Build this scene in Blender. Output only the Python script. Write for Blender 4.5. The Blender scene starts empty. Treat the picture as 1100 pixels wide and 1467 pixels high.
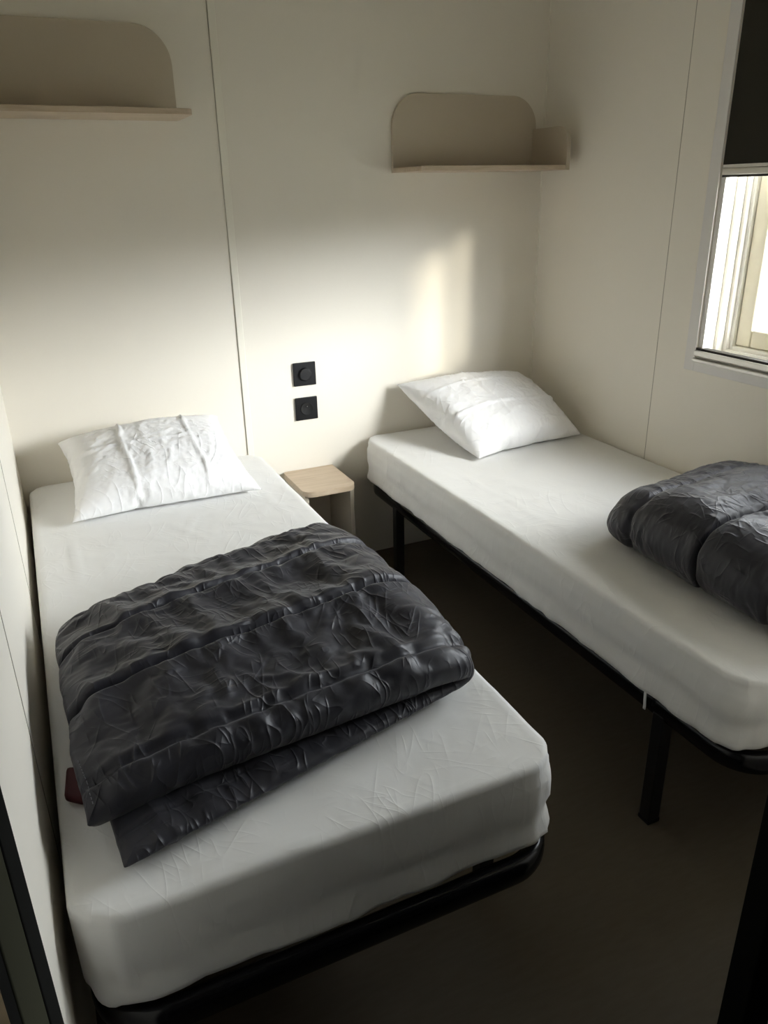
import bpy, bmesh, math, random
import numpy as np
from mathutils import Vector, Matrix, noise

random.seed(4)
SC = bpy.context.scene
COL = SC.collection
PI = math.pi

# ----------------------------------------------------------------- measures
W = 2.050            # room width (x), back wall at y = 0
YF = -2.200          # front wall (doorway) plane
HZ = 2.30            # ceiling
ZT = 0.520           # mattress top
WIN = (-0.895, -2.02, 0.895, 2.00)   # window opening: y near back, y near front, z low, z high

# ----------------------------------------------------------------- helpers
def tag(o, label=None, cat=None, group=None, kind=None):
    if label: o['label'] = label
    if cat: o['category'] = cat
    if group: o['group'] = group
    if kind: o['kind'] = kind
    return o

def empty(name, loc=(0, 0, 0)):
    o = bpy.data.objects.new(name, None)
    o.empty_display_size = 0.05
    o.location = loc
    COL.objects.link(o)
    return o

def link(name, me, mat=None, parent=None, smooth=False):
    o = bpy.data.objects.new(name, me)
    COL.objects.link(o)
    if mat is not None and len(me.materials) == 0:
        me.materials.append(mat)
    if parent is not None:
        o.parent = parent
        # geometry is given in world space: cancel the ancestors' offsets
        off = Vector((0, 0, 0)); q = parent
        while q is not None:
            off += q.location; q = q.parent
        o.location = -off
    if smooth:
        for p in me.polygons: p.use_smooth = True
    return o

def obj(name, bm, mat, parent=None, smooth=False, bevel=0.0, seg=2):
    bmesh.ops.recalc_face_normals(bm, faces=bm.faces)
    me = bpy.data.meshes.new(name)
    bm.to_mesh(me); bm.free()
    o = link(name, me, mat, parent, smooth)
    if bevel > 0:
        m = o.modifiers.new('bevel', 'BEVEL')
        m.width = bevel; m.segments = seg; m.limit_method = 'ANGLE'; m.angle_limit = math.radians(40)
        for p in me.polygons: p.use_smooth = True
        w = o.modifiers.new('wn', 'WEIGHTED_NORMAL'); w.keep_sharp = True
    return o

def box(bm, x0, x1, y0, y1, z0, z1):
    v = [bm.verts.new((x, y, z)) for x in (x0, x1) for y in (y0, y1) for z in (z0, z1)]
    for f in ((0, 1, 3, 2), (4, 6, 7, 5), (0, 4, 5, 1), (2, 3, 7, 6), (0, 2, 6, 4), (1, 5, 7, 3)):
        bm.faces.new([v[i] for i in f])

def boxes(*bs):
    bm = bmesh.new()
    for b in bs: box(bm, *b)
    return bm

def cyl(bm, c, axis, r, h, n=32, r2=None):
    """cylinder from centre c along axis ('x','y','z') by h"""
    r2 = r if r2 is None else r2
    A, B = [], []
    for k in range(n):
        t = 2 * PI * k / n
        a, b = math.cos(t), math.sin(t)
        def P(rr, d):
            if axis == 'y': return (c[0] + rr * a, c[1] + d, c[2] + rr * b)
            if axis == 'x': return (c[0] + d, c[1] + rr * a, c[2] + rr * b)
            return (c[0] + rr * a, c[1] + rr * b, c[2] + d)
        A.append(bm.verts.new(P(r, 0))); B.append(bm.verts.new(P(r2, h)))
    for k in range(n):
        bm.faces.new((A[k], A[(k + 1) % n], B[(k + 1) % n], B[k]))
    bm.faces.new(A); bm.faces.new(list(reversed(B)))

def prism(bm, pts, fn, d0, d1):
    """extrude outline pts (u, v) between depths d0 and d1; fn(u, v, d) -> xyz"""
    A = [bm.verts.new(fn(u, v, d0)) for u, v in pts]
    B = [bm.verts.new(fn(u, v, d1)) for u, v in pts]
    n = len(pts)
    for k in range(n):
        bm.faces.new((A[k], A[(k + 1) % n], B[(k + 1) % n], B[k]))
    bm.faces.new(A); bm.faces.new(list(reversed(B)))

def rrect(u0, u1, v0, v1, r, n=12):
    """rounded outline; r = radii at (u0v0, u1v0, u1v1, u0v1)"""
    pts = []
    for (cu, cv, a0), rr in zip(((u0, v0, PI), (u1, v0, 1.5 * PI), (u1, v1, 0), (u0, v1, .5 * PI)), r):
        if rr <= 0:
            pts.append((cu, cv)); continue
        x = cu + rr if cu == u0 else cu - rr
        y = cv + rr if cv == v0 else cv - rr
        for k in range(n + 1):
            t = a0 + .5 * PI * k / n
            pts.append((x + rr * math.cos(t), y + rr * math.sin(t)))
    return pts

def sweep(bm, path, sect, closed=True):
    """sweep a cross section (list of (side, up)) along a plan path of 3-D points"""
    n = len(path); rings = []
    for i, p in enumerate(path):
        a = path[i - 1] if (closed or i > 0) else p
        b = path[(i + 1) % n] if (closed or i < n - 1) else p
        t = (Vector(b) - Vector(a)).normalized()
        s = t.cross(Vector((0, 0, 1)))
        if s.length < 1e-6: s = Vector((1, 0, 0))
        s.normalize(); u = s.cross(t)
        rings.append([bm.verts.new(Vector(p) + s * q[0] + u * q[1]) for q in sect])
    m = len(sect)
    for i in range(n if closed else n - 1):
        A, B = rings[i], rings[(i + 1) % n]
        for k in range(m):
            bm.faces.new((A[k], A[(k + 1) % m], B[(k + 1) % m], B[k]))
    if not closed:
        bm.faces.new(list(reversed(rings[0]))); bm.faces.new(rings[-1])

# ----------------------------------------------------------------- materials
def mat(name, col, rough=.5, metal=0.0, spec=.5, sheen=0.0, coat=0.0):
    m = bpy.data.materials.new(name); m.use_nodes = True
    b = m.node_tree.nodes['Principled BSDF']
    b.inputs['Base Color'].default_value = (*col, 1)
    b.inputs['Roughness'].default_value = rough
    b.inputs['Metallic'].default_value = metal
    b.inputs['Specular IOR Level'].default_value = spec
    if sheen:
        b.inputs['Sheen Weight'].default_value = sheen
        b.inputs['Sheen Roughness'].default_value = .45
    if coat:
        b.inputs['Coat Weight'].default_value = coat
        b.inputs['Coat Roughness'].default_value = .15
    return m

def N(m, t, **kw):
    n = m.node_tree.nodes.new(t)
    for k, v in kw.items(): setattr(n, k, v)
    return n

def L(m, a, b): m.node_tree.links.new(a, b)

def coords(m, scale=(1, 1, 1), rot=(0, 0, 0)):
    tc = N(m, 'ShaderNodeTexCoord'); mp = N(m, 'ShaderNodeMapping')
    mp.inputs['Scale'].default_value = scale; mp.inputs['Rotation'].default_value = rot
    L(m, tc.outputs['Object'], mp.inputs['Vector'])
    return mp.outputs['Vector']

def math_node(m, op, a, b=None):
    n = N(m, 'ShaderNodeMath', operation=op)
    for i, q in enumerate((a, b)):
        if q is None: continue
        if isinstance(q, (int, float)): n.inputs[i].default_value = q
        else: L(m, q, n.inputs[i])
    return n.outputs[0]

def noise_fac(m, vec, scale, detail=4, rough=.55, dist=0.0):
    n = N(m, 'ShaderNodeTexNoise')
    n.inputs['Scale'].default_value = scale; n.inputs['Detail'].default_value = detail
    n.inputs['Roughness'].default_value = rough; n.inputs['Distortion'].default_value = dist
    L(m, vec, n.inputs['Vector'])
    return n.outputs['Fac']

def ridge(m, vec, scale, power=6.0, detail=2, dist=.6):
    f = noise_fac(m, vec, scale, detail, .5, dist)
    a = math_node(m, 'ABSOLUTE', math_node(m, 'SUBTRACT', f, .5))
    r = math_node(m, 'SUBTRACT', 1.0, math_node(m, 'MULTIPLY', a, 3.2))
    return math_node(m, 'POWER', math_node(m, 'MAXIMUM', r, 0.0), power)

def bump(m, h, dist, strength=1.0):
    b = N(m, 'ShaderNodeBump')
    b.inputs['Distance'].default_value = dist; b.inputs['Strength'].default_value = strength
    L(m, h, b.inputs['Height'])
    L(m, b.outputs['Normal'], m.node_tree.nodes['Principled BSDF'].inputs['Normal'])

def vary(m, fac, c0, c1, lo=.35, hi=.65):
    r = N(m, 'ShaderNodeValToRGB')
    r.color_ramp.elements[0].position = lo; r.color_ramp.elements[0].color = (*c0, 1)
    r.color_ramp.elements[1].position = hi; r.color_ramp.elements[1].color = (*c1, 1)
    L(m, fac, r.inputs['Fac'])
    L(m, r.outputs['Color'], m.node_tree.nodes['Principled BSDF'].inputs['Base Color'])

M = {}
m = M['wall'] = mat('wall_panel', (.785, .745, .665), .5, spec=.3)
v = coords(m); bump(m, noise_fac(m, v, 90, 3), .0006, .25)
m = M['wall_side'] = M['wall']
m = M['floor'] = mat('floor_vinyl', (.08, .07, .055), .6, spec=.2)
v = coords(m, (3, 14, 1)); vary(m, noise_fac(m, v, 6, 6), (.108, .090, .066), (.120, .100, .074))
m = M['ceiling'] = mat('ceiling_panel', (.62, .60, .55), .6)
m = M['hall'] = mat('hall_panel_dark', (.16, .15, .13), .6)
m = M['seam'] = mat('panel_joint', (.36, .33, .27), .7)  # brownish colour of the thin joint lines between wall panels
m = M['strip'] = mat('joint_cover_strip', (.80, .77, .68), .45)
m = M['black'] = mat('black_powder_coat', (.008, .008, .009), .38, spec=.5)
m = M['tube'] = mat('black_gloss_tube', (.004, .004, .005), .2, spec=.35)
m = M['plastic'] = mat('black_plastic', (.007, .007, .008), .4, spec=.3)
m = M['plastic_knob'] = mat('black_plastic_knob', (.013, .013, .014), .45, spec=.3)
m = M['hole'] = mat('socket_hole', (.003, .003, .003), .8)
m = M['pin'] = mat('nickel_pin', (.75, .74, .70), .25, metal=1)
m = M['doorframe'] = mat('door_frame_dark', (.010, .010, .009), .9, spec=.03)
m = M['jamb'] = mat('door_jamb_olive', (.042, .042, .028), .9, spec=.03)
m = M['jamb_grey'] = mat('door_jamb_grey', (.26, .27, .25), .9, spec=.03)
m = M['brass'] = mat('brass_plate', (.42, .28, .10), .3, metal=1)
m = M['steel'] = mat('steel_screw', (.8, .8, .78), .2, metal=1)
m = M['trim'] = mat('window_trim_white', (.70, .68, .66), .4)
m = M['pvc'] = mat('window_pvc', (.84, .82, .76), .35)
m = M['pvc_cream'] = mat('window_pvc_cream', (.78, .73, .58), .35)
m = M['gasket'] = mat('rubber_gasket', (.03, .025, .02), .7)
m = M['alu'] = mat('aluminium_profile', (.66, .64, .60), .38, metal=.7)
m = M['blind'] = mat('blind_fabric', (.034, .031, .024), .85, spec=.1)
v = coords(m); bump(m, noise_fac(m, v, 900, 1), .0004, .3)
m = M['ground'] = mat('outdoor_ground', (.22, .22, .17), .9)
v = coords(m); vary(m, noise_fac(m, v, 14, 6), (.17, .18, .12), (.26, .25, .20))

# wood and shelf laminate
def wood(name, c0, c1, scale=(2.0, 22, 22)):
    m = mat(name, c0, .45, spec=.35)
    v = coords(m, scale)
    f = noise_fac(m, v, 2.4, 7, .6, 1.2)
    vary(m, f, c0, c1, .3, .72)
    bump(m, f, .0006, .3)
    return m
M['oak'] = wood('light_oak', (.47, .37, .26), (.60, .49, .37))
M['oak_board'] = wood('light_oak_board', (.46, .37, .27), (.58, .48, .37))
M['taupe'] = mat('taupe_laminate', (.54, .475, .38), .5, spec=.3)
M['taupe_pale'] = mat('pale_greige_laminate', (.52, .47, .39), .5, spec=.3)

# cotton
m = M['sheet'] = mat('white_sheet', (.80, .80, .79), .75, spec=.15, sheen=.1)
def creases(m, sets):
    tot = None
    for k, (ang, sc, st, am) in enumerate(sets):
        tc = N(m, 'ShaderNodeTexCoord'); r_ = N(m, 'ShaderNodeMapping'); q_ = N(m, 'ShaderNodeMapping')
        r_.inputs['Rotation'].default_value = (0, 0, ang); r_.inputs['Location'].default_value = (k * 3.7, k * 1.9, 0)
        q_.inputs['Scale'].default_value = (st, 1, 1)
        L(m, tc.outputs['Object'], r_.inputs['Vector']); L(m, r_.outputs[0], q_.inputs['Vector'])
        r = ridge(m, q_.outputs[0], sc, 8, 0, 0.0)
        k_ = N(m, 'ShaderNodeMapRange'); k_.interpolation_type = 'SMOOTHSTEP'
        L(m, noise_fac(m, r_.outputs[0], sc * 1.3, 1), k_.inputs['Value'])
        k_.inputs['From Min'].default_value = .48; k_.inputs['From Max'].default_value = .68
        t = math_node(m, 'MULTIPLY', math_node(m, 'MULTIPLY', r, k_.outputs[0]), am)
        tot = t if tot is None else math_node(m, 'ADD', tot, t)
    return tot
v = coords(m, (1, 1, 1))
h = math_node(m, 'ADD', creases(m, ((.5, 5, 5, 1.0), (-.6, 6, 5, .9), (1.4, 7, 5, .7), (.1, 10, 4, .6), (2.2, 11, 4, .5))),
    math_node(m, 'ADD', math_node(m, 'MULTIPLY', noise_fac(m, v, 26, 4), .25), math_node(m, 'MULTIPLY', noise_fac(m, v, 7, 2), .9)))
bump(m, h, .0024, .24)

m = M['pillow'] = mat('white_pillow_cover', (.86, .86, .87), .42, spec=.35, sheen=.05)
v = coords(m)
h = math_node(m, 'ADD', creases(m, ((.4, 6, 4, 1.0), (-.7, 7, 4, .9), (1.5, 8, 4, .8), (2.3, 9, 4, .6))), math_node(m, 'MULTIPLY', noise_fac(m, v, 9, 3), 1.3))
bump(m, h, .005, .38)

m = M['duvet'] = mat('charcoal_duvet', (.022, .0215, .0285), .5, spec=.36, sheen=.12)
v2 = coords(m, (1, 1, 1))
h = math_node(m, 'ADD', creases(m, ((-.3, 9, 4, 1.0), (-.1, 13, 4, .8), (-.75, 10, 4, .8), (.5, 11, 4, .7), (1.3, 12, 4, .45))), math_node(m, 'MULTIPLY', noise_fac(m, v2, 20, 4), .5))
bump(m, h, .006, .45)
M['stitch'] = mat('pale_stitch', (.16, .16, .18), .7)
M['red'] = mat('dark_red_cloth', (.06, .005, .009), .7)

# glass: clear pane with a fresnel reflection
m = M['glass'] = bpy.data.materials.new('window_glass'); m.use_nodes = True
nt = m.node_tree; nt.nodes.remove(nt.nodes['Principled BSDF'])
tr = N(m, 'ShaderNodeBsdfTransparent'); gl = N(m, 'ShaderNodeBsdfGlossy'); mx = N(m, 'ShaderNodeMixShader'); fr = N(m, 'ShaderNodeLayerWeight')
gl.inputs['Roughness'].default_value = .02; fr.inputs['Blend'].default_value = .5
tr.inputs['Color'].default_value = (.97, .98, .97, 1)
L(m, math_node(m, 'ADD', math_node(m, 'MULTIPLY', math_node(m, 'POWER', fr.outputs['Facing'], 5.0), .45), .03), mx.inputs[0]); L(m, tr.outputs[0], mx.inputs[1]); L(m, gl.outputs[0], mx.inputs[2])
L(m, mx.outputs[0], nt.nodes['Material Output'].inputs['Surface'])

# ----------------------------------------------------------------- room shell
def struct(name, bm, mt, parent=None, **kw):
    o = obj(name, bm, mt, parent, **kw)
    if parent is None: tag(o, kind='structure')
    return o

T = .10
HY = -3.9        # end of the hallway behind the camera
struct('floor', boxes((-.6, W + T, HY - T, T, -.12, 0)), M['floor'])
struct('ceiling', boxes((-.6, W + T, HY - T, T, HZ, HZ + .1)), M['ceiling'])
struct('wall_back', boxes((-T, W + T, 0, T, 0, HZ)), M['wall'])
struct('wall_left', boxes((-T, 0, YF, 0, 0, HZ)), M['wall'])
y0, y1, z0, z1 = WIN
struct('wall_right', boxes((W, W + T, y0, 0, 0, HZ), (W, W + T, YF - .2, y1, 0, HZ),
                           (W, W + T, y1, y0, 0, z0), (W, W + T, y1, y0, z1, HZ)), M['wall'])
# front wall with the doorway the photo is taken through
DX0, DX1, DZ = .033, .925, 2.06
struct('wall_front', boxes((DX1 + .065, W, YF - .06, YF, 0, HZ), (-.02, DX1 + .065, YF - .06, YF, DZ + .05, HZ)), M['wall'])
struct('wall_hall_left', boxes((-.1, -.02, HY, YF, 0, HZ)), M['hall'])
struct('wall_hall_right', boxes((W, W + T, HY, YF - .2, 0, HZ)), M['hall'])
struct('wall_hall_end', boxes((-.1, W + T, HY - T, HY, 0, HZ)), M['hall'])

# panel joints
struct('trim_1', boxes((.7825, .806, -.005, 0, 0, HZ)), M['strip'], bevel=.002)
struct('trim_2', boxes((.7808, .7825, -.0008, 0, 0, HZ)), M['seam'])
struct('trim_3', boxes((W - .0008, W, -.7215, -.7195, 0, HZ)), M['seam'])
struct('trim_4', boxes((0, .0008, -.832, -.829, 0, HZ)), M['seam'])
struct('trim_5', boxes((0, .0008, -1.586, -1.582, 0, HZ)), M['seam'])
struct('trim_6', boxes((W - .004, W, -.004, 0, 0, HZ)), M['strip'])

# door frame
d = empty('door_1', (0, YF, 0)); tag(d, kind='structure')
obj('door_post', boxes((DX1, DX1 + .065, YF - .03, YF + .012, 0, DZ + .05)), M['doorframe'], d, bevel=.003)
obj('door_jamb', boxes((DX1 + .0655, DX1 + .12, YF - .12, YF - .031, 0, DZ)), M['jamb_grey'], d, bevel=.002)
obj('door_post', boxes((-.02, DX0, YF - .055, YF + .002, 0, DZ + .05)), M['doorframe'], d, bevel=.002)
obj('door_jamb', boxes((-.02, DX0 - .001, YF - .135, YF - .0555, 0, DZ)), M['jamb'], d, bevel=.002)
obj('door_post', boxes((-.02, DX0 - .002, YF - .24, YF - .1355, 0, DZ + .05)), M['doorframe'], d, bevel=.002)
obj('door_head', boxes((-.02, DX1 + .065, YF - .055, YF + .002, DZ, DZ + .05)), M['doorframe'], d, bevel=.002)
bm = bmesh.new(); box(bm, DX0 - .003, DX0 + .0005, YF - .215, YF - .175, .88, 1.02)
pl = obj('strike_plate', bm, M['brass'], d, bevel=.001)
for zz in (.935, .949):
    bm = bmesh.new(); cyl(bm, (DX0 + .0004, YF - .185, zz), 'x', .0035, .0015, 16)
    obj('screw', bm, M['steel'], pl, smooth=False)

# ----------------------------------------------------------------- window
w = empty('window_1', (W, (y0 + y1) / 2, z0)); tag(w, kind='structure')
def ring(bm, x0, x1, a, b, zl, zh, t):
    """rectangular frame: outer y from a (far) to b (near), bars t wide"""
    box(bm, x0, x1, a - t, a, zl, zh); box(bm, x0, x1, b, b + t, zl, zh)
    box(bm, x0, x1, b + t, a - t, zl, zl + t); box(bm, x0, x1, b + t, a - t, zh - t, zh)
bm = bmesh.new(); ring(bm, W - .005, W - .0005, y0 + .042, y1 - .042, z0 - .032, z1 + .042, .042)
obj('window_casing', bm, M['trim'], w, bevel=.002)
bm = bmesh.new(); ring(bm, W + T, W + T + .06, y0 + .05, y1 - .05, z0 - .05, z1 + .05, .096)
obj('window_frame', bm, M['pvc'], w, bevel=.004)
# liner strips on the far reveal (track profiles)
bm = bmesh.new()
for xa, xb, dd in ((.034, .0605, .010), (.060, .0865, .022), (.086, .101, .034)):
    ring(bm, W + xa, W + xb, y0, y1, z0, z1, dd)
obj('track', bm, M['pvc'], w, bevel=.002)
bm = bmesh.new(); ring(bm, W + T + .012, W + T + .05, y0 - .047, (y0 + y1) / 2 - .03, z0 + .047, z1 - .047, .055)
s = obj('sash', bm, M['pvc_cream'], w, bevel=.006)
obj('pane', boxes((W + T + .028, W + T + .034, (y0 + y1) / 2 + .02, y0 - .098, z0 + .098, z1 - .098)), M['glass'], s)
bm = bmesh.new(); ring(bm, W + T + .012, W + T + .05, (y0 + y1) / 2 + .03, y1 + .047, z0 + .047, z1 - .047, .055)
s = obj('sash', bm, M['pvc_cream'], w, bevel=.006)
obj('pane', boxes((W + T + .028, W + T + .034, y1 + .098, (y0 + y1) / 2 - .02, z0 + .098, z1 - .098)), M['glass'], s)

# roller blind in its cassette frame
b = empty('roller_blind', (W, (y0 + y1) / 2, z1))
tag(b, 'dark grey roller blind pulled halfway down the window', 'blind')
obj('blind_fabric', boxes((W + .0005, W + .002, y1 + .006, y0 - .004, 1.472, z1 - .06)), M['blind'], b)
bm = bmesh.new(); box(bm, W + .002, W + .020, y1 + .006, y0 - .003, 1.462, 1.487); box(bm, W - .002, W + .022, y1 + .006, y0 - .003, 1.444, 1.463)
obj('bottom_bar', bm, M['alu'], b, bevel=.003)
obj('seal', boxes((W + .003, W + .018, y1 + .006, y0 - .003, 1.438, 1.4445)), M['gasket'], b)
obj('guide_rail', boxes((W + .0035, W + .026, y0 - .019, y0 + .001, z0 + .03, z1)), M['trim'], b)
obj('guide_rail', boxes((W - .004, W + .024, y1 - .001, y1 + .006, z0 + .03, z1)), M['pvc'], b)
bm = bmesh.new(); box(bm, W - .013, W + .024, y1, y0, z0 + .018, z0 + .036); box(bm, W - .018, W + .024, y1, y0, z0, z0 + .012); box(bm, W - .006, W + .024, y1, y0, z0 + .012, z0 + .018)
obj('sill_profile', bm, M['alu'], b, bevel=.003)
obj('seal', boxes((W - .004, W + .02, y1, y0, z0 + .036, z0 + .043)), M['gasket'], b)
obj('cassette', boxes((W - .012, W + .03, y1, y0, z1 - .075, z1)), M['trim'], b, bevel=.005)

# ground outside
g = struct('floor_outside', boxes((W + .4, W + 40, -30, 30, -.75, -.65)), M['ground'])

# ----------------------------------------------------------------- shelves
FB = lambda u, v, d: (u, d, v)       # outline in the back wall's plane
FS = lambda u, v, d: (d, u, v)       # outline across the room
FT = lambda u, v, d: (u, v, d)       # outline in plan
def shelf(x0, x1, zb, zt, dep, side, label):
    """side = +1: end panel at the right end, -1: at the left end"""
    t = empty('wall_shelf', ((x0 + x1) / 2, 0, zb)); tag(t, label, 'shelf')
    bm = bmesh.new()
    prism(bm, rrect(x0, x1, zb, zt, (0, 0, .105, .105)), FB, -.0165, -.0005)
    obj('back_panel', bm, M['taupe'], t, bevel=.0012)
    bm = bmesh.new()
    xa, xb = (x0, x1 - .0165) if side > 0 else (x0 + .0165, x1 + .004)
    r = (0, 0, 0, 0) if side > 0 else (0, .02, 0, 0)
    prism(bm, rrect(xa, xb, -dep, -.0168, r, 6), FT, zb, zb + .016)
    obj('shelf_board', bm, M['oak_board'], t, bevel=.0012)
    bm = bmesh.new()
    xs = x1 - .016 if side > 0 else x0
    zs = zb + (zt - zb) * .57
    prism(bm, rrect(-dep - .004, -.0168, zb - .001, zs, (0, 0, 0, .07)), FS, xs, xs + .016)
    obj('end_panel', bm, M['taupe'], t, bevel=.0012)
    return t
shelf(.050, .655, 1.636, 1.893, .225, -1, 'taupe wall shelf with rounded back and pale wood board above left bed')
shelf(1.398, 2.000, 1.480, 1.736, .235, 1, 'smaller looking taupe wall shelf with end panel in corner above right bed')

# ----------------------------------------------------------------- switch and socket
def plate(zc, label, name, cat):
    px, h = 1.0237, .0435
    t = empty(name, (px, 0, zc)); tag(t, label, cat)
    bm = bmesh.new(); box(bm, px - h, px + h, -.0095, -.0003, zc - h, zc + h)
    pl = obj('cover_plate', bm, M['plastic'], t, bevel=.0022)
    return t, px
t, px = plate(.7947, 'square black wall switch with round knob above the socket', 'light_switch', 'switch')
bm = bmesh.new(); cyl(bm, (px, -.0097, .7947), 'y', .0245, -.010, 40, .0225)
obj('dial_knob', bm, M['plastic_knob'], t, bevel=.002)
bm = bmesh.new(); cyl(bm, (px, -.0093, .7947), 'y', .0275, -.0012, 40, .027)
obj('dial_ring', bm, M['plastic'], t, bevel=.0004)
t, px = plate(.6624, 'square black power socket with earth pin below the switch', 'power_socket', 'socket')
zc = .6624
bm = bmesh.new()
n = 40
rings = [[bm.verts.new((px + r * math.cos(2 * PI * k / n), y, zc + r * math.sin(2 * PI * k / n))) for k in range(n)]
         for r, y in ((.0245, -.0094), (.0250, -.0125), (.0235, -.0128), (.0215, -.0118), (.0195, -.0101))]
for A, B in zip(rings, rings[1:]):
    for k in range(n): bm.faces.new((A[k], A[(k + 1) % n], B[(k + 1) % n], B[k]))
bm.faces.new(rings[-1])
wl = obj('socket_well', bm, M['hole'], t, smooth=True)
for sx, dz in ((-.0095, -.002), (.0095, -.002)):
    bm = bmesh.new(); cyl(bm, (px + sx, -.0099, zc + dz), 'y', .0027, -.0006, 16)
    obj('pin_hole', bm, M['hole'], wl)
bm = bmesh.new(); cyl(bm, (px, -.0099, zc + .010), 'y', .0022, -.006, 16, .0016)
obj('earth_pin', bm, M['pin'], wl, smooth=False)

# ----------------------------------------------------------------- bedside table
bx0, bx1, byf, bz = .912, 1.118, -.262, .4215
t = empty('bedside_table', ((bx0 + bx1) / 2, byf / 2, 0))
tag(t, 'narrow bedside table with light oak top between the two beds', 'bedside table')
bm = bmesh.new(); prism(bm, rrect(bx0, bx1, byf, -.002, (.042, .042, 0, .014), 10), FT, bz - .021, bz)
obj('table_top', bm, M['oak'], t, bevel=.0015)
for xa in (bx0 + .006, bx1 - .022):
    obj('side_panel', boxes((xa, xa + .016, byf + .022, -.004, 0, bz - .0212)), M['taupe_pale'], t, bevel=.001)
obj('back_panel', boxes((bx0 + .0225, bx1 - .0225, -.019, -.004, .0, bz - .0212)), M['taupe_pale'], t, bevel=.001)

# ----------------------------------------------------------------- beds
def loop_path(x0, x1, ya, yb, z, r, n=14):
    return [(u, v, z) for u, v in rrect(x0, x1, yb, ya, (r, r, r, r), n)]

def oval(hw, hh, n=18):
    out = []
    for k in range(n):
        t = 2 * PI * k / n
        c, s_ = math.cos(t), math.sin(t)
        out.append((hw * math.copysign(abs(c) ** .75, c), hh * math.copysign(abs(s_) ** .75, s_)))
    return out

def bed(x0, x1, label):
    t = empty('bed_frame', ((x0 + x1) / 2, -.95, 0)); tag(t, label, 'bed frame')
    bm = bmesh.new()
    sweep(bm, loop_path(x0 + .022, x1 - .022, -.030, -1.908, .321, .085), oval(.018, .025))
    obj('frame_rail', bm, M['tube'], t, smooth=True)
    bm = bmesh.new()
    for k in range(13):
        yc = -.12 - k * .14
        box(bm, x0 + .03, x1 - .03, yc - .033, yc + .033, .3465, .3515)
    sl = obj('slat_base', bm, M['oak'], t, bevel=.002)
    for lx in (x0 + .003, x1 - .037):
        for ly in (-.29, -1.68):
            bm = bmesh.new(); box(bm, lx, lx + .034, ly - .017, ly + .017, .004, .312)
            lg = obj('leg', bm, M['black'], t, bevel=.003)
            bm = bmesh.new(); box(bm, lx - .001, lx + .035, ly - .018, ly + .018, 0, .012)
            obj('foot_cap', bm, M['plastic'], lg, bevel=.002)
    return t

def fbm(p, o=3):
    return noise.fractal(Vector(p), 1.0, 2.0, o)
def ridged(p):
    return max(0.0, 1 - 2.6 * abs(noise.noise(Vector(p))))

def rounded_grid_box(x0, x1, y0, y1, z0, z1, r, step):
    """closed box surface as six welded grids, edges rounded"""
    nx, ny, nz = [max(3, int(round(d / step))) for d in (x1 - x0, y1 - y0, z1 - z0)]
    nz = max(nz, 12)
    bm = bmesh.new(); V = {}
    def vv(i, j, k):
        key = (i, j, k)
        if key not in V:
            V[key] = bm.verts.new((x0 + (x1 - x0) * i / nx, y0 + (y1 - y0) * j / ny, z0 + (z1 - z0) * k / nz))
        return V[key]
    for i in range(nx):
        for j in range(ny):
            bm.faces.new((vv(i, j, nz), vv(i + 1, j, nz), vv(i + 1, j + 1, nz), vv(i, j + 1, nz)))
            bm.faces.new((vv(i, j, 0), vv(i, j + 1, 0), vv(i + 1, j + 1, 0), vv(i + 1, j, 0)))
    for i in range(nx):
        for k in range(nz):
            bm.faces.new((vv(i, 0, k), vv(i + 1, 0, k), vv(i + 1, 0, k + 1), vv(i, 0, k + 1)))
            bm.faces.new((vv(i, ny, k), vv(i, ny, k + 1), vv(i + 1, ny, k + 1), vv(i + 1, ny, k)))
    for j in range(ny):
        for k in range(nz):
            bm.faces.new((vv(0, j, k), vv(0, j, k + 1), vv(0, j + 1, k + 1), vv(0, j + 1, k)))
            bm.faces.new((vv(nx, j, k), vv(nx, j + 1, k), vv(nx, j + 1, k + 1), vv(nx, j, k + 1)))
    for v in bm.verts:
        p = v.co
        q = Vector((min(max(p.x, x0 + r), x1 - r), min(max(p.y, y0 + r), y1 - r), min(max(p.z, z0 + r), z1 - r)))
        d = p - q
        if d.length > 1e-9:
            v.co = q + d.normalized() * r
    return bm

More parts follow.
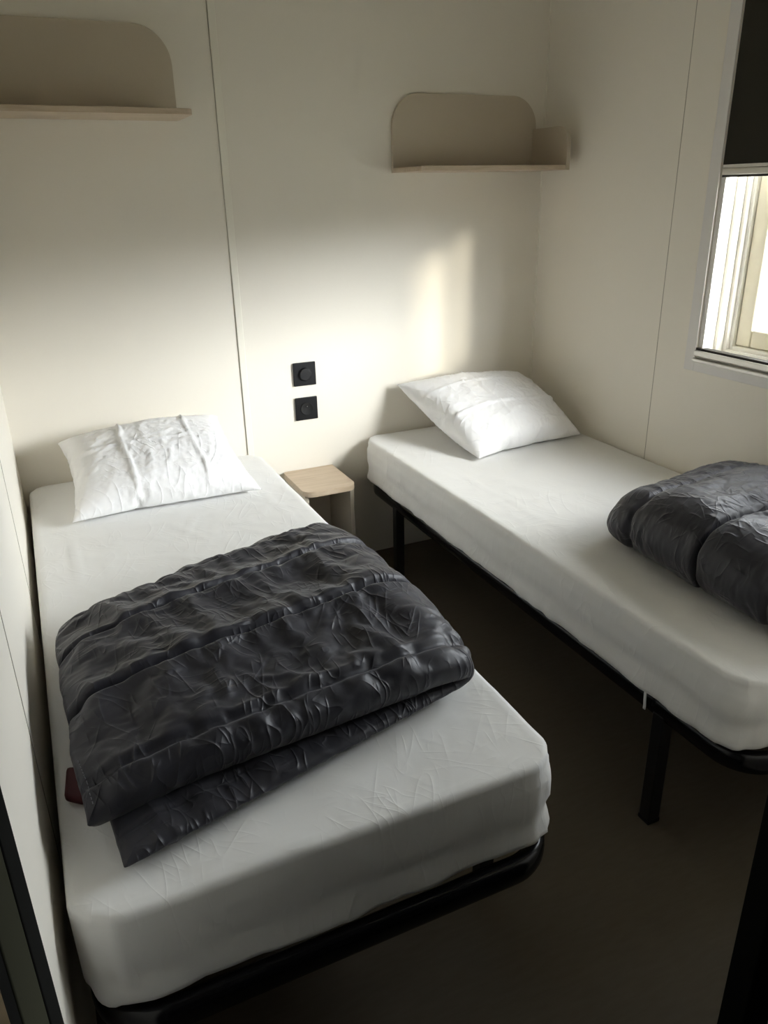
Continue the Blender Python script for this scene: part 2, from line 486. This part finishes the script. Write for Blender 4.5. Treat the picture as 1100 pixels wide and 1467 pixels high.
def mattress(x0, x1, seed, label, creases):
    ya, yb, za, zb = -1.895, -.004, .352, ZT
    t = empty('mattress', ((x0 + x1) / 2, -.95, za)); tag(t, label, 'mattress')
    bm = rounded_grid_box(x0, x1, ya, yb, za, zb, .012, .0125)
    xm, ym = (x0 + x1) / 2, (ya + yb) / 2
    hx, hy = (x1 - x0) / 2, (yb - ya) / 2
    for v in bm.verts:
        p = v.co.copy()
        u = (p.x - xm) / hx; w_ = (p.y - ym) / hy; h = (p.z - za) / (zb - za)
        # plan corners a little rounder, top slightly crowned and sinking at the rim
        cu = max(0, abs(u) - .86) / .14; cw = max(0, abs(w_) - .94) / .06
        k = cu * cw * .022
        v.co.x -= math.copysign(k, u); v.co.y -= math.copysign(k, w_)
        if h > .8:
            z_ = .0035 * fbm((p.x * 3 + seed, p.y * 3, 0)) - .002
            z_ += .0012 * ridged((p.x * 6 + p.y * 4 + seed, p.y * 7 - p.x * 3, seed)) ** 4
            z_ += .0010 * ridged((p.x * 11 - p.y * 6, p.y * 6 + p.x * 4 + seed, 3.3)) ** 5
            for (ax, ay, bx_, by_, wd, am) in creases:
                dx, dy = bx_ - ax, by_ - ay; LL = dx * dx + dy * dy
                tt = ((p.x - ax) * dx + (p.y - ay) * dy) / LL
                if 0 < tt < 1:
                    ds = abs((p.x - ax) * dy - (p.y - ay) * dx) / math.sqrt(LL)
                    z_ += am * math.sin(PI * tt) ** .5 * math.exp(-(ds / wd) ** 2)
            v.co.z += z_ * min(1, (h - .8) / .2)
        else:
            # sides: gentle bulge, the tucked-under hem draws in and gathers near the corners
            s = p.x * 1.0 + p.y * 1.0
            out = .005 * math.sin(PI * h) + .0035 * fbm((p.x * 6 + seed, p.y * 6, p.z * 12))
            low = max(0, 1 - h / .42)
            out += (-.0025 if h < .42 else 0) + low * (-.010 + .003 * math.sin(s * 30 + 4 * fbm((p.x * 5, p.y * 5, seed))))
            out += .0018 * ridged((p.x * 9 + seed, p.y * 9, p.z * 9)) ** 4
            corner = max(0, 1 - abs(abs(w_) - 1) * hy / .16) if abs(u) > .9 else 0
            out += low * corner * .0035 * math.sin(s * 150) * (1 if w_ > 0 else .4)
            if abs(u) > .93: v.co.x += math.copysign(out, u) if not (x0 < .1 and u < 0) and not (x1 > 2 and u > 0) else 0
            if abs(w_) > .97 and w_ < 0: v.co.y += math.copysign(out, w_)
            if h < .25: v.co.z += .003 * (fbm((p.x * 4 + seed, p.y * 4, 1)) + .4) * (1 - h / .25)
    for v in bm.verts:
        if v.co.z < za: v.co.z = za
        v.co.y = min(v.co.y, -.003)
    sh = obj('fitted_sheet', bm, M['sheet'], t, smooth=True)
    return t, sh

LX0, LX1, RX0, RX1 = .018, .820, 1.250, 2.042
bed(LX0, LX1, 'black tubular metal bed frame under the left bed')
bed(RX0, RX1, 'black tubular metal bed frame under the right bed by the window wall')
mattress(LX0, LX1, 1.7, 'mattress in a white fitted sheet on the left bed',
         [(.115, -.50, .125, -.95, .004, .004), (.125, -.86, .20, -1.02, .006, .003), (.70, -.20, .745, -.85, .006, .0015),
          (.38, -.52, .47, -.72, .006, .003), (.48, -.50, .40, -.70, .006, .003)])
mr, shr = mattress(RX0, RX1, 8.2, 'mattress in a white fitted sheet on the right bed by the window wall',
         [(1.36, -.35, 1.40, -1.15, .006, .0016), (1.33, -1.60, 1.37, -1.72, .006, .004), (1.45, -1.78, 1.55, -1.86, .008, .004),
          (1.40, -1.72, 1.48, -1.85, .006, .003)])
# loose tape hanging from the hem of the right sheet
bm = bmesh.new()
pth = [(1.249, -1.640, .372), (1.244, -1.643, .362), (1.240, -1.647, .350), (1.238, -1.650, .336), (1.2385, -1.651, .322), (1.240, -1.649, .312)]
rings = []
for i, q in enumerate(pth):
    rings.append([bm.verts.new((q[0] + a, q[1] + b_, q[2])) for a, b_ in ((-.001, -.0035), (.001, -.0035), (.001, .0035), (-.001, .0035))])
for A, B in zip(rings, rings[1:]):
    for k in range(4): bm.faces.new((A[k], A[(k + 1) % 4], B[(k + 1) % 4], B[k]))
bm.faces.new(rings[0]); bm.faces.new(list(reversed(rings[-1])))
hs = obj('hem_tape', bm, M['sheet'], shr, smooth=True)
hs.location = (0, 0, 0); hs.location = -mr.location - shr.location

# ----------------------------------------------------------------- cloth settling
def settle(o, pins, frames, pressure=0.0, grow=0.0, tension=15.0, bend=.5, stiff=1.0, mass=.3, hooks=None):
    """let a closed fabric surface buckle, then freeze the result into its mesh"""
    if pins is not None:
        vg = o.vertex_groups.new(name='pin')
        for i, wt in enumerate(pins):
            if wt > 0: vg.add([i], float(min(1, wt)), 'REPLACE')
    md = o.modifiers.new('cloth', 'CLOTH'); st = md.settings
    st.quality = 6; st.mass = mass; st.effector_weights.gravity = 0
    st.tension_stiffness = tension; st.compression_stiffness = tension; st.shear_stiffness = tension * .4
    st.bending_stiffness = bend; st.air_damping = 4
    st.tension_damping = st.compression_damping = 10
    if pressure:
        st.use_pressure = True; st.uniform_pressure_force = pressure
    st.shrink_min = -grow; st.shrink_max = -grow
    if pins is not None:
        st.vertex_group_mass = 'pin'; st.pin_stiffness = stiff
    md.collision_settings.use_collision = False
    md.collision_settings.use_self_collision = False
    for f in range(1, frames + 1): SC.frame_set(f)
    dg = bpy.context.evaluated_depsgraph_get()
    ev = o.evaluated_get(dg)
    n = len(o.data.vertices)
    co = np.empty(n * 3); ev.data.vertices.foreach_get('co', co)
    o.modifiers.remove(md)
    if pins is not None: o.vertex_groups.clear()
    SC.frame_set(1)
    return co.reshape(-1, 3)

def grid_closed(P, Q):
    """closed surface from two (nu, nv, 3) sheets sharing their rim"""
    nu, nv = P.shape[:2]
    idx = np.arange(nu * nv).reshape(nu, nv)
    verts = [tuple(p) for p in P.reshape(-1, 3)]
    low = idx.copy(); c = nu * nv
    for i in range(1, nu - 1):
        for j in range(1, nv - 1):
            low[i, j] = c; c += 1; verts.append(tuple(Q[i, j]))
    faces = []
    for i in range(nu - 1):
        for j in range(nv - 1):
            faces.append((idx[i, j], idx[i + 1, j], idx[i + 1, j + 1], idx[i, j + 1]))
            faces.append((low[i, j], low[i, j + 1], low[i + 1, j + 1], low[i + 1, j]))
    return verts, [tuple(int(k) for k in f) for f in faces], idx, low

# ----------------------------------------------------------------- pillows
def pillow(corners, seed, label, pressure, folds):
    """corners: front-left, front-right, back-right, back-left in world space"""
    nu, nv = 84, 72
    sx, sy = .60, .50
    U, Vv = np.meshgrid(np.linspace(-1, 1, nu), np.linspace(-1, 1, nv), indexing='ij')
    dome = (1 - np.abs(U) ** 2.4) ** .6 * (1 - np.abs(Vv) ** 2.4) ** .6
    rng = np.random.RandomState(seed)
    top = np.stack([U * sx / 2, Vv * sy / 2, .055 * dome + .0015 * rng.randn(nu, nv) * dome], -1)
    bot = np.stack([U * sx / 2, Vv * sy / 2, -.055 * dome + .0015 * rng.randn(nu, nv) * dome], -1)
    vs, fs, idx, low = grid_closed(top, bot)
    me = bpy.data.meshes.new('pillow'); me.from_pydata(vs, [], fs); me.update()
    o = link('pillow', me, M['pillow'], None, True)
    co = settle(o, None, 22, pressure=pressure, grow=.04, tension=12, bend=.03)
    c = [Vector(q) for q in corners]
    cs = np.array([co[idx[0, 0]], co[idx[-1, 0]], co[idx[-1, -1]], co[idx[0, -1]]])
    hw = np.abs(cs[:, 0]).mean(); hd = np.abs(cs[:, 1]).mean()
    nrm = ((c[1] - c[0]).cross(c[3] - c[0])).normalized()
    out = np.empty_like(co)
    for i, (x, y, z) in enumerate(co):
        u = (x / hw + 1) / 2; w_ = (y / hd + 1) / 2
        p = c[0] * (1 - u) * (1 - w_) + c[1] * u * (1 - w_) + c[2] * u * w_ + c[3] * (1 - u) * w_
        zz = z
        for (axis, pos, am) in folds:       # pressed fold lines from the packet
            q = u if axis == 'u' else w_
            if z > 0: zz += am * math.exp(-((q - pos + .008 * math.sin(9 * (w_ if axis == 'u' else u) + seed)) / .008) ** 2)
        if z > 0:
            rim = (1 - abs(2 * u - 1) ** 3) * (1 - abs(2 * w_ - 1) ** 3) if 0 < u < 1 and 0 < w_ < 1 else 0
            q1 = noise.noise(Vector((u * 5 + w_ * 3 + seed, w_ * 6 - u * 2, seed * .7)))
            q2 = max(0, 1 - 3 * abs(noise.noise(Vector((u * 7 - w_ * 3, w_ * 3 + u * 2, seed * 1.3))))) ** 2
            zz += (.004 * q1 + .004 * q2) * rim
        p = p + nrm * zz
        lim = ZT + .004
        if p.z < lim + .02: p.z = lim + .02 * math.exp((p.z - lim - .02) / .02) if p.z > lim - .3 else lim
        out[i] = (p.x, min(p.y, -.006), max(p.z, lim))
    me.vertices.foreach_set('co', out.ravel()); me.update()
    tag(o, label, 'pillow')
    return o

pillow([(.130, -.445, .530), (.712, -.440, .530), (.672, -.055, .690), (.135, -.060, .672)], 3,
       'white pillow leaning on the back wall at the head of the left bed', 3.0,
       [('u', .34, .009), ('u', .72, .007), ('w', .55, .006)])
pillow([(1.490, -.500, .530), (1.995, -.435, .530), (1.955, -.045, .705), (1.385, -.045, .722)], 7,
       'white pillow in the corner at the head of the right bed', 2.2,
       [('u', .42, .007), ('w', .40, .008), ('w', .72, .006)])

# ----------------------------------------------------------------- duvets
def duvet(lowq, upq, zl, zu, Tl, Tu, seams, seed, label, flip=False, na=130, nb=104, dome=.026, grow=.04, press=1.6, foldw=.12):
    """quilt folded over once. lowq / upq: plan quads (left-front, right-front, right-back, left-back) of the
    lower and upper layer; the fold lies at the right (flip: the quads are given mirrored)"""
    A = np.linspace(0, 1, na); B = np.linspace(0, 1, nb)
    Mid = np.zeros((na, nb, 3)); Th = np.zeros((na, nb))
    rng = np.random.RandomState(seed)
    def quad(q, s, b):
        q = [np.array(k) for k in q]
        return q[0] * (1 - s) * (1 - b) + q[1] * s * (1 - b) + q[2] * s * b + q[3] * (1 - s) * b
    fa = .5
    for i, a in enumerate(A):
        for j, b in enumerate(B):
            # arc position along the folded sheet
            if a < .44:
                s = a / .44; k = 0.0; zf = 0.0
            elif a > .56:
                s = (1 - a) / .44; k = 1.0; zf = 1.0
            else:
                th = (a - .44) / .12 * PI
                s = 1 + foldw * math.sin(th); k = (1 - math.cos(th)) / 2; zf = k
            p = quad(lowq, s, b) * (1 - k) + quad(upq, s, b) * k
            db = 1 - abs(2 * b - 1) ** 2.2
            ds = 1 - max(0, (.35 - s) / .35) ** 2
            zup = zu + dome * db * ds - .018 * (1 - ds) - .012 * (1 - db)
            z = zl * (1 - zf) + zup * zf
            Mid[i, j] = (p[0], p[1], z)
            e = (1 - abs(2 * b - 1) ** 7) ** .5
            end = min(1, (s + .0001) / .10) ** .5 if s < .10 else 1
            Tb = Tl * (1 - k) + Tu * k
            th_ = Tb * max(.10, e * (.35 + .65 * end))
            for sb, deep in seams:
                d_ = (b - sb) / .007
                th_ *= 1 - deep * math.exp(-d_ * d_)
            # gathers run across the seams, strongest beside them
            near = max([math.exp(-abs(b - sb) / .12) for sb, _ in seams])
            g_ = noise.noise(Vector((s * 17 + b * 5 + 9 * k + seed, b * 3.2, seed * 1.7))) + .5 * noise.noise(Vector((s * 33 - b * 4, b * 7, seed + 9 * k)))
            th_ += (.010 * near + .004) * g_ * e
            Th[i, j] = max(.006, th_)
    du = np.gradient(Mid, axis=0); dv = np.gradient(Mid, axis=1)
    Nn = np.cross(du, dv); Nn /= np.linalg.norm(Nn, axis=2, keepdims=True) + 1e-9
    if Nn[na - 5, nb // 2, 2] < 0: Nn = -Nn     # outer side up on the top layer
    jit = (rng.rand(na, nb, 1) - .5) * .002
    Outer = Mid + Nn * (Th[..., None] / 2 + jit)
    Inner = Mid - Nn * (Th[..., None] / 2)
    Inner[0] = Outer[0] = Mid[0]; Inner[-1] = Outer[-1] = Mid[-1]
    Inner[:, 0] = Outer[:, 0] = Mid[:, 0]; Inner[:, -1] = Outer[:, -1] = Mid[:, -1]
    vs, fs, idx, low = grid_closed(Outer, Inner)
    me = bpy.data.meshes.new('duvet'); me.from_pydata(vs, [], fs); me.update()
    o = link('duvet', me, M['duvet'], None, True)
    pins = np.full(len(vs), .0)
    for j, b in enumerate(B):
        wseam = max([math.exp(-((b - sb) / .012) ** 2) for sb, _ in seams])
        for i, a in enumerate(A):
            wv = .05
            if a < .45: wv = .6
            wv = max(wv, .95 * wseam)
            pins[low[i, j]] = .9
            pins[idx[i, j]] = wv
    for i in range(na):
        for j in (0, nb - 1): pins[idx[i, j]] = .8
    for j in range(nb):
        for i in (0, na - 1): pins[idx[i, j]] = .8
    co = settle(o, pins, 14, pressure=press, grow=grow, tension=20, bend=.08, stiff=1.0)
    for sb, deep in seams:          # the stitched lines bite into the filling
        j0 = int(round(sb * (nb - 1)))
        for dj, k_ in ((0, 1.0), (-1, .25), (1, .25)):
            if 0 < j0 + dj < nb - 1:
                for i in range(3, na - 3): co[idx[i, j0 + dj]] -= Nn[i, j0 + dj] * .022 * deep * k_
    co[:, 2] = np.maximum(co[:, 2], ZT + .004)
    me.vertices.foreach_set('co', co.ravel()); me.update()
    sub = o.modifiers.new('sub', 'SUBSURF'); sub.levels = 1; sub.render_levels = 1
    tag(o, label, 'duvet')
    return o, co, idx

dl, col_, idl = duvet([(.098, -1.838), (.70, -1.685), (.655, -.95), (.045, -1.17)],
                      [(.060, -1.765), (.665, -1.700), (.640, -.985), (.055, -1.20)],
                      .546, .603, .042, .116, [(.075, .30), (.36, .85), (.66, .5), (.90, .2)], 5,
                      'folded charcoal quilted duvet on the left bed')
dr, cor_, idr = duvet([(1.99, -1.88), (1.50, -1.86), (1.51, -1.21), (1.99, -1.12)],
                      [(1.99, -1.86), (1.50, -1.84), (1.53, -1.23), (1.99, -1.14)],
                      .560, .632, .07, .10, [(.12, .35), (.44, .6), (.82, .25)], 9,
                      'folded charcoal quilted duvet on the right bed')

# stitched hem and red tag at the open corner of the left duvet
bm = bmesh.new()
prism(bm, [(.032, -1.640), (.060, -1.665), (.066, -1.580), (.040, -1.570)], FT, ZT + .006, ZT + .022)
obj('fabric_tag', bm, M['red'], dl, bevel=.006)
dl.children[0]['label'] = 'dark red fabric tag'
bm = bmesh.new()
nb_ = idl.shape[1]
for j in range(2, 16):
    q = Vector(col_[idl[-3, j]]) + Vector((-.0015, -.001, .0022)); q2 = Vector(col_[idl[-3, j + 1]]) + Vector((-.0015, -.001, .0022))
    c_ = q.lerp(q2, .3); e_ = q.lerp(q2, .85); hw_ = Vector((.0007, 0, 0)); hz_ = Vector((0, 0, .0007))
    vs_ = [bm.verts.new(w_ + o_) for w_ in (c_, e_) for o_ in (hw_, hz_, -hw_, -hz_)]
    for k in range(4): bm.faces.new((vs_[k], vs_[(k + 1) % 4], vs_[4 + (k + 1) % 4], vs_[4 + k]))
    bm.faces.new(vs_[:4]); bm.faces.new(vs_[4:])
st_ = obj('hem_stitching', bm, M['stitch'], dl); st_['label'] = 'pale stitching along the open hem'

# ----------------------------------------------------------------- light
wd = bpy.data.worlds.new('sky'); SC.world = wd; wd.use_nodes = True
nt = wd.node_tree; bg = nt.nodes['Background']
SKY, HORIZON, GLOW = 46.0, 2.0, 40.0
GD = Vector((.60, -.70, .38)).normalized()      # brightest part of the hazy cloud cover
tc = nt.nodes.new('ShaderNodeTexCoord'); sp = nt.nodes.new('ShaderNodeSeparateXYZ'); rp = nt.nodes.new('ShaderNodeMapRange')
nt.links.new(tc.outputs['Generated'], sp.inputs[0]); nt.links.new(sp.outputs['Z'], rp.inputs['Value'])
rp.inputs['From Min'].default_value = .035; rp.inputs['From Max'].default_value = .12
rp.interpolation_type = 'SMOOTHSTEP'
hi = nt.nodes.new('ShaderNodeMapRange'); hi.interpolation_type = 'SMOOTHSTEP'
nt.links.new(sp.outputs['Z'], hi.inputs['Value'])
hi.inputs['From Min'].default_value = .28; hi.inputs['From Max'].default_value = .55
hi.inputs['To Min'].default_value = 1.0; hi.inputs['To Max'].default_value = .12
dt = nt.nodes.new('ShaderNodeVectorMath'); dt.operation = 'DOT_PRODUCT'
dt.inputs[1].default_value = GD
nt.links.new(tc.outputs['Generated'], dt.inputs[0])
def wm(op, a, b):
    n = nt.nodes.new('ShaderNodeMath'); n.operation = op
    for i, q in enumerate((a, b)):
        if isinstance(q, (int, float)): n.inputs[i].default_value = q
        else: nt.links.new(q, n.inputs[i])
    return n.outputs[0]
gw = wm('POWER', wm('MAXIMUM', dt.outputs['Value'], 0.0), 16.0)
def wc(c, f):
    n = nt.nodes.new('ShaderNodeVectorMath'); n.operation = 'SCALE'; n.inputs[0].default_value = c
    nt.links.new(f, n.inputs['Scale']); return n.outputs[0]
az = nt.nodes.new('ShaderNodeMapRange'); az.interpolation_type = 'SMOOTHSTEP'
nt.links.new(sp.outputs['Y'], az.inputs['Value'])
az.inputs['From Min'].default_value = -.38; az.inputs['From Max'].default_value = .10
az.inputs['To Min'].default_value = 1.0; az.inputs['To Max'].default_value = .58
ad = nt.nodes.new('ShaderNodeVectorMath'); ad.operation = 'ADD'
nt.links.new(wc((.91, .945, 1.0), wm('ADD', wm('MULTIPLY', wm('MULTIPLY', wm('MULTIPLY', rp.outputs[0], hi.outputs[0]), az.outputs[0]), SKY - HORIZON), HORIZON)), ad.inputs[0])
nt.links.new(wc((.98, .97, .95), wm('MULTIPLY', wm('MULTIPLY', gw, rp.outputs[0]), GLOW)), ad.inputs[1])
nt.links.new(ad.outputs[0], bg.inputs['Color'])
bg.inputs['Strength'].default_value = 1.0

su = bpy.data.lights.new('sun', 'SUN'); su.energy = 2.6; su.angle = math.radians(4.5); su.color = (1, .90, .72)
so = bpy.data.objects.new('sun', su); COL.objects.link(so)
dirv = Vector((-.32, .895, -.165)).normalized()
so.rotation_euler = dirv.to_track_quat('-Z', 'Y').to_euler()
so.location = (6, -9, 3)

pa = bpy.data.lights.new('window_daylight_portal', 'AREA'); pa.shape = 'RECTANGLE'
pa.size = abs(y1 - y0) + .1; pa.size_y = z1 - z0 + .1
po = bpy.data.objects.new('window_daylight_portal', pa); COL.objects.link(po)
po.location = (W + T + .09, (y0 + y1) / 2, (z0 + z1) / 2)
po.rotation_euler = Vector((-1, 0, 0)).to_track_quat('-Z', 'Z').to_euler()
pa.cycles.is_portal = True

# ----------------------------------------------------------------- camera
cx, cy, cz, pan, pit, roll, fpx = 0.111, -2.7275, 1.4163, -0.4235, -0.3942, -0.0212, 1100.16
fwd = Vector((-math.sin(pan) * math.cos(pit), math.cos(pan) * math.cos(pit), math.sin(pit)))
rt = fwd.cross(Vector((0, 0, 1))).normalized(); up = rt.cross(fwd)
r2 = rt * math.cos(roll) + up * math.sin(roll); u2 = up * math.cos(roll) - rt * math.sin(roll)
cd = bpy.data.cameras.new('camera'); co_ = bpy.data.objects.new('camera', cd); COL.objects.link(co_)
mw = Matrix((r2, u2, -fwd)).transposed().to_4x4(); mw.translation = (cx, cy, cz)
co_.matrix_world = mw
cd.sensor_fit = 'HORIZONTAL'; cd.sensor_width = 36; cd.lens = 36 * fpx / 1100; cd.clip_start = .02
SC.camera = co_

SC.view_settings.view_transform = 'Standard'; SC.view_settings.look = 'None'
SC.view_settings.gamma = 1; SC.view_settings.use_curve_mapping = False
SC.view_settings.exposure = 0.22
SC.cycles.max_bounces = 14; SC.cycles.diffuse_bounces = 10; SC.cycles.glossy_bounces = 6
SC.cycles.transparent_max_bounces = 12
SC.cycles.use_denoising = True
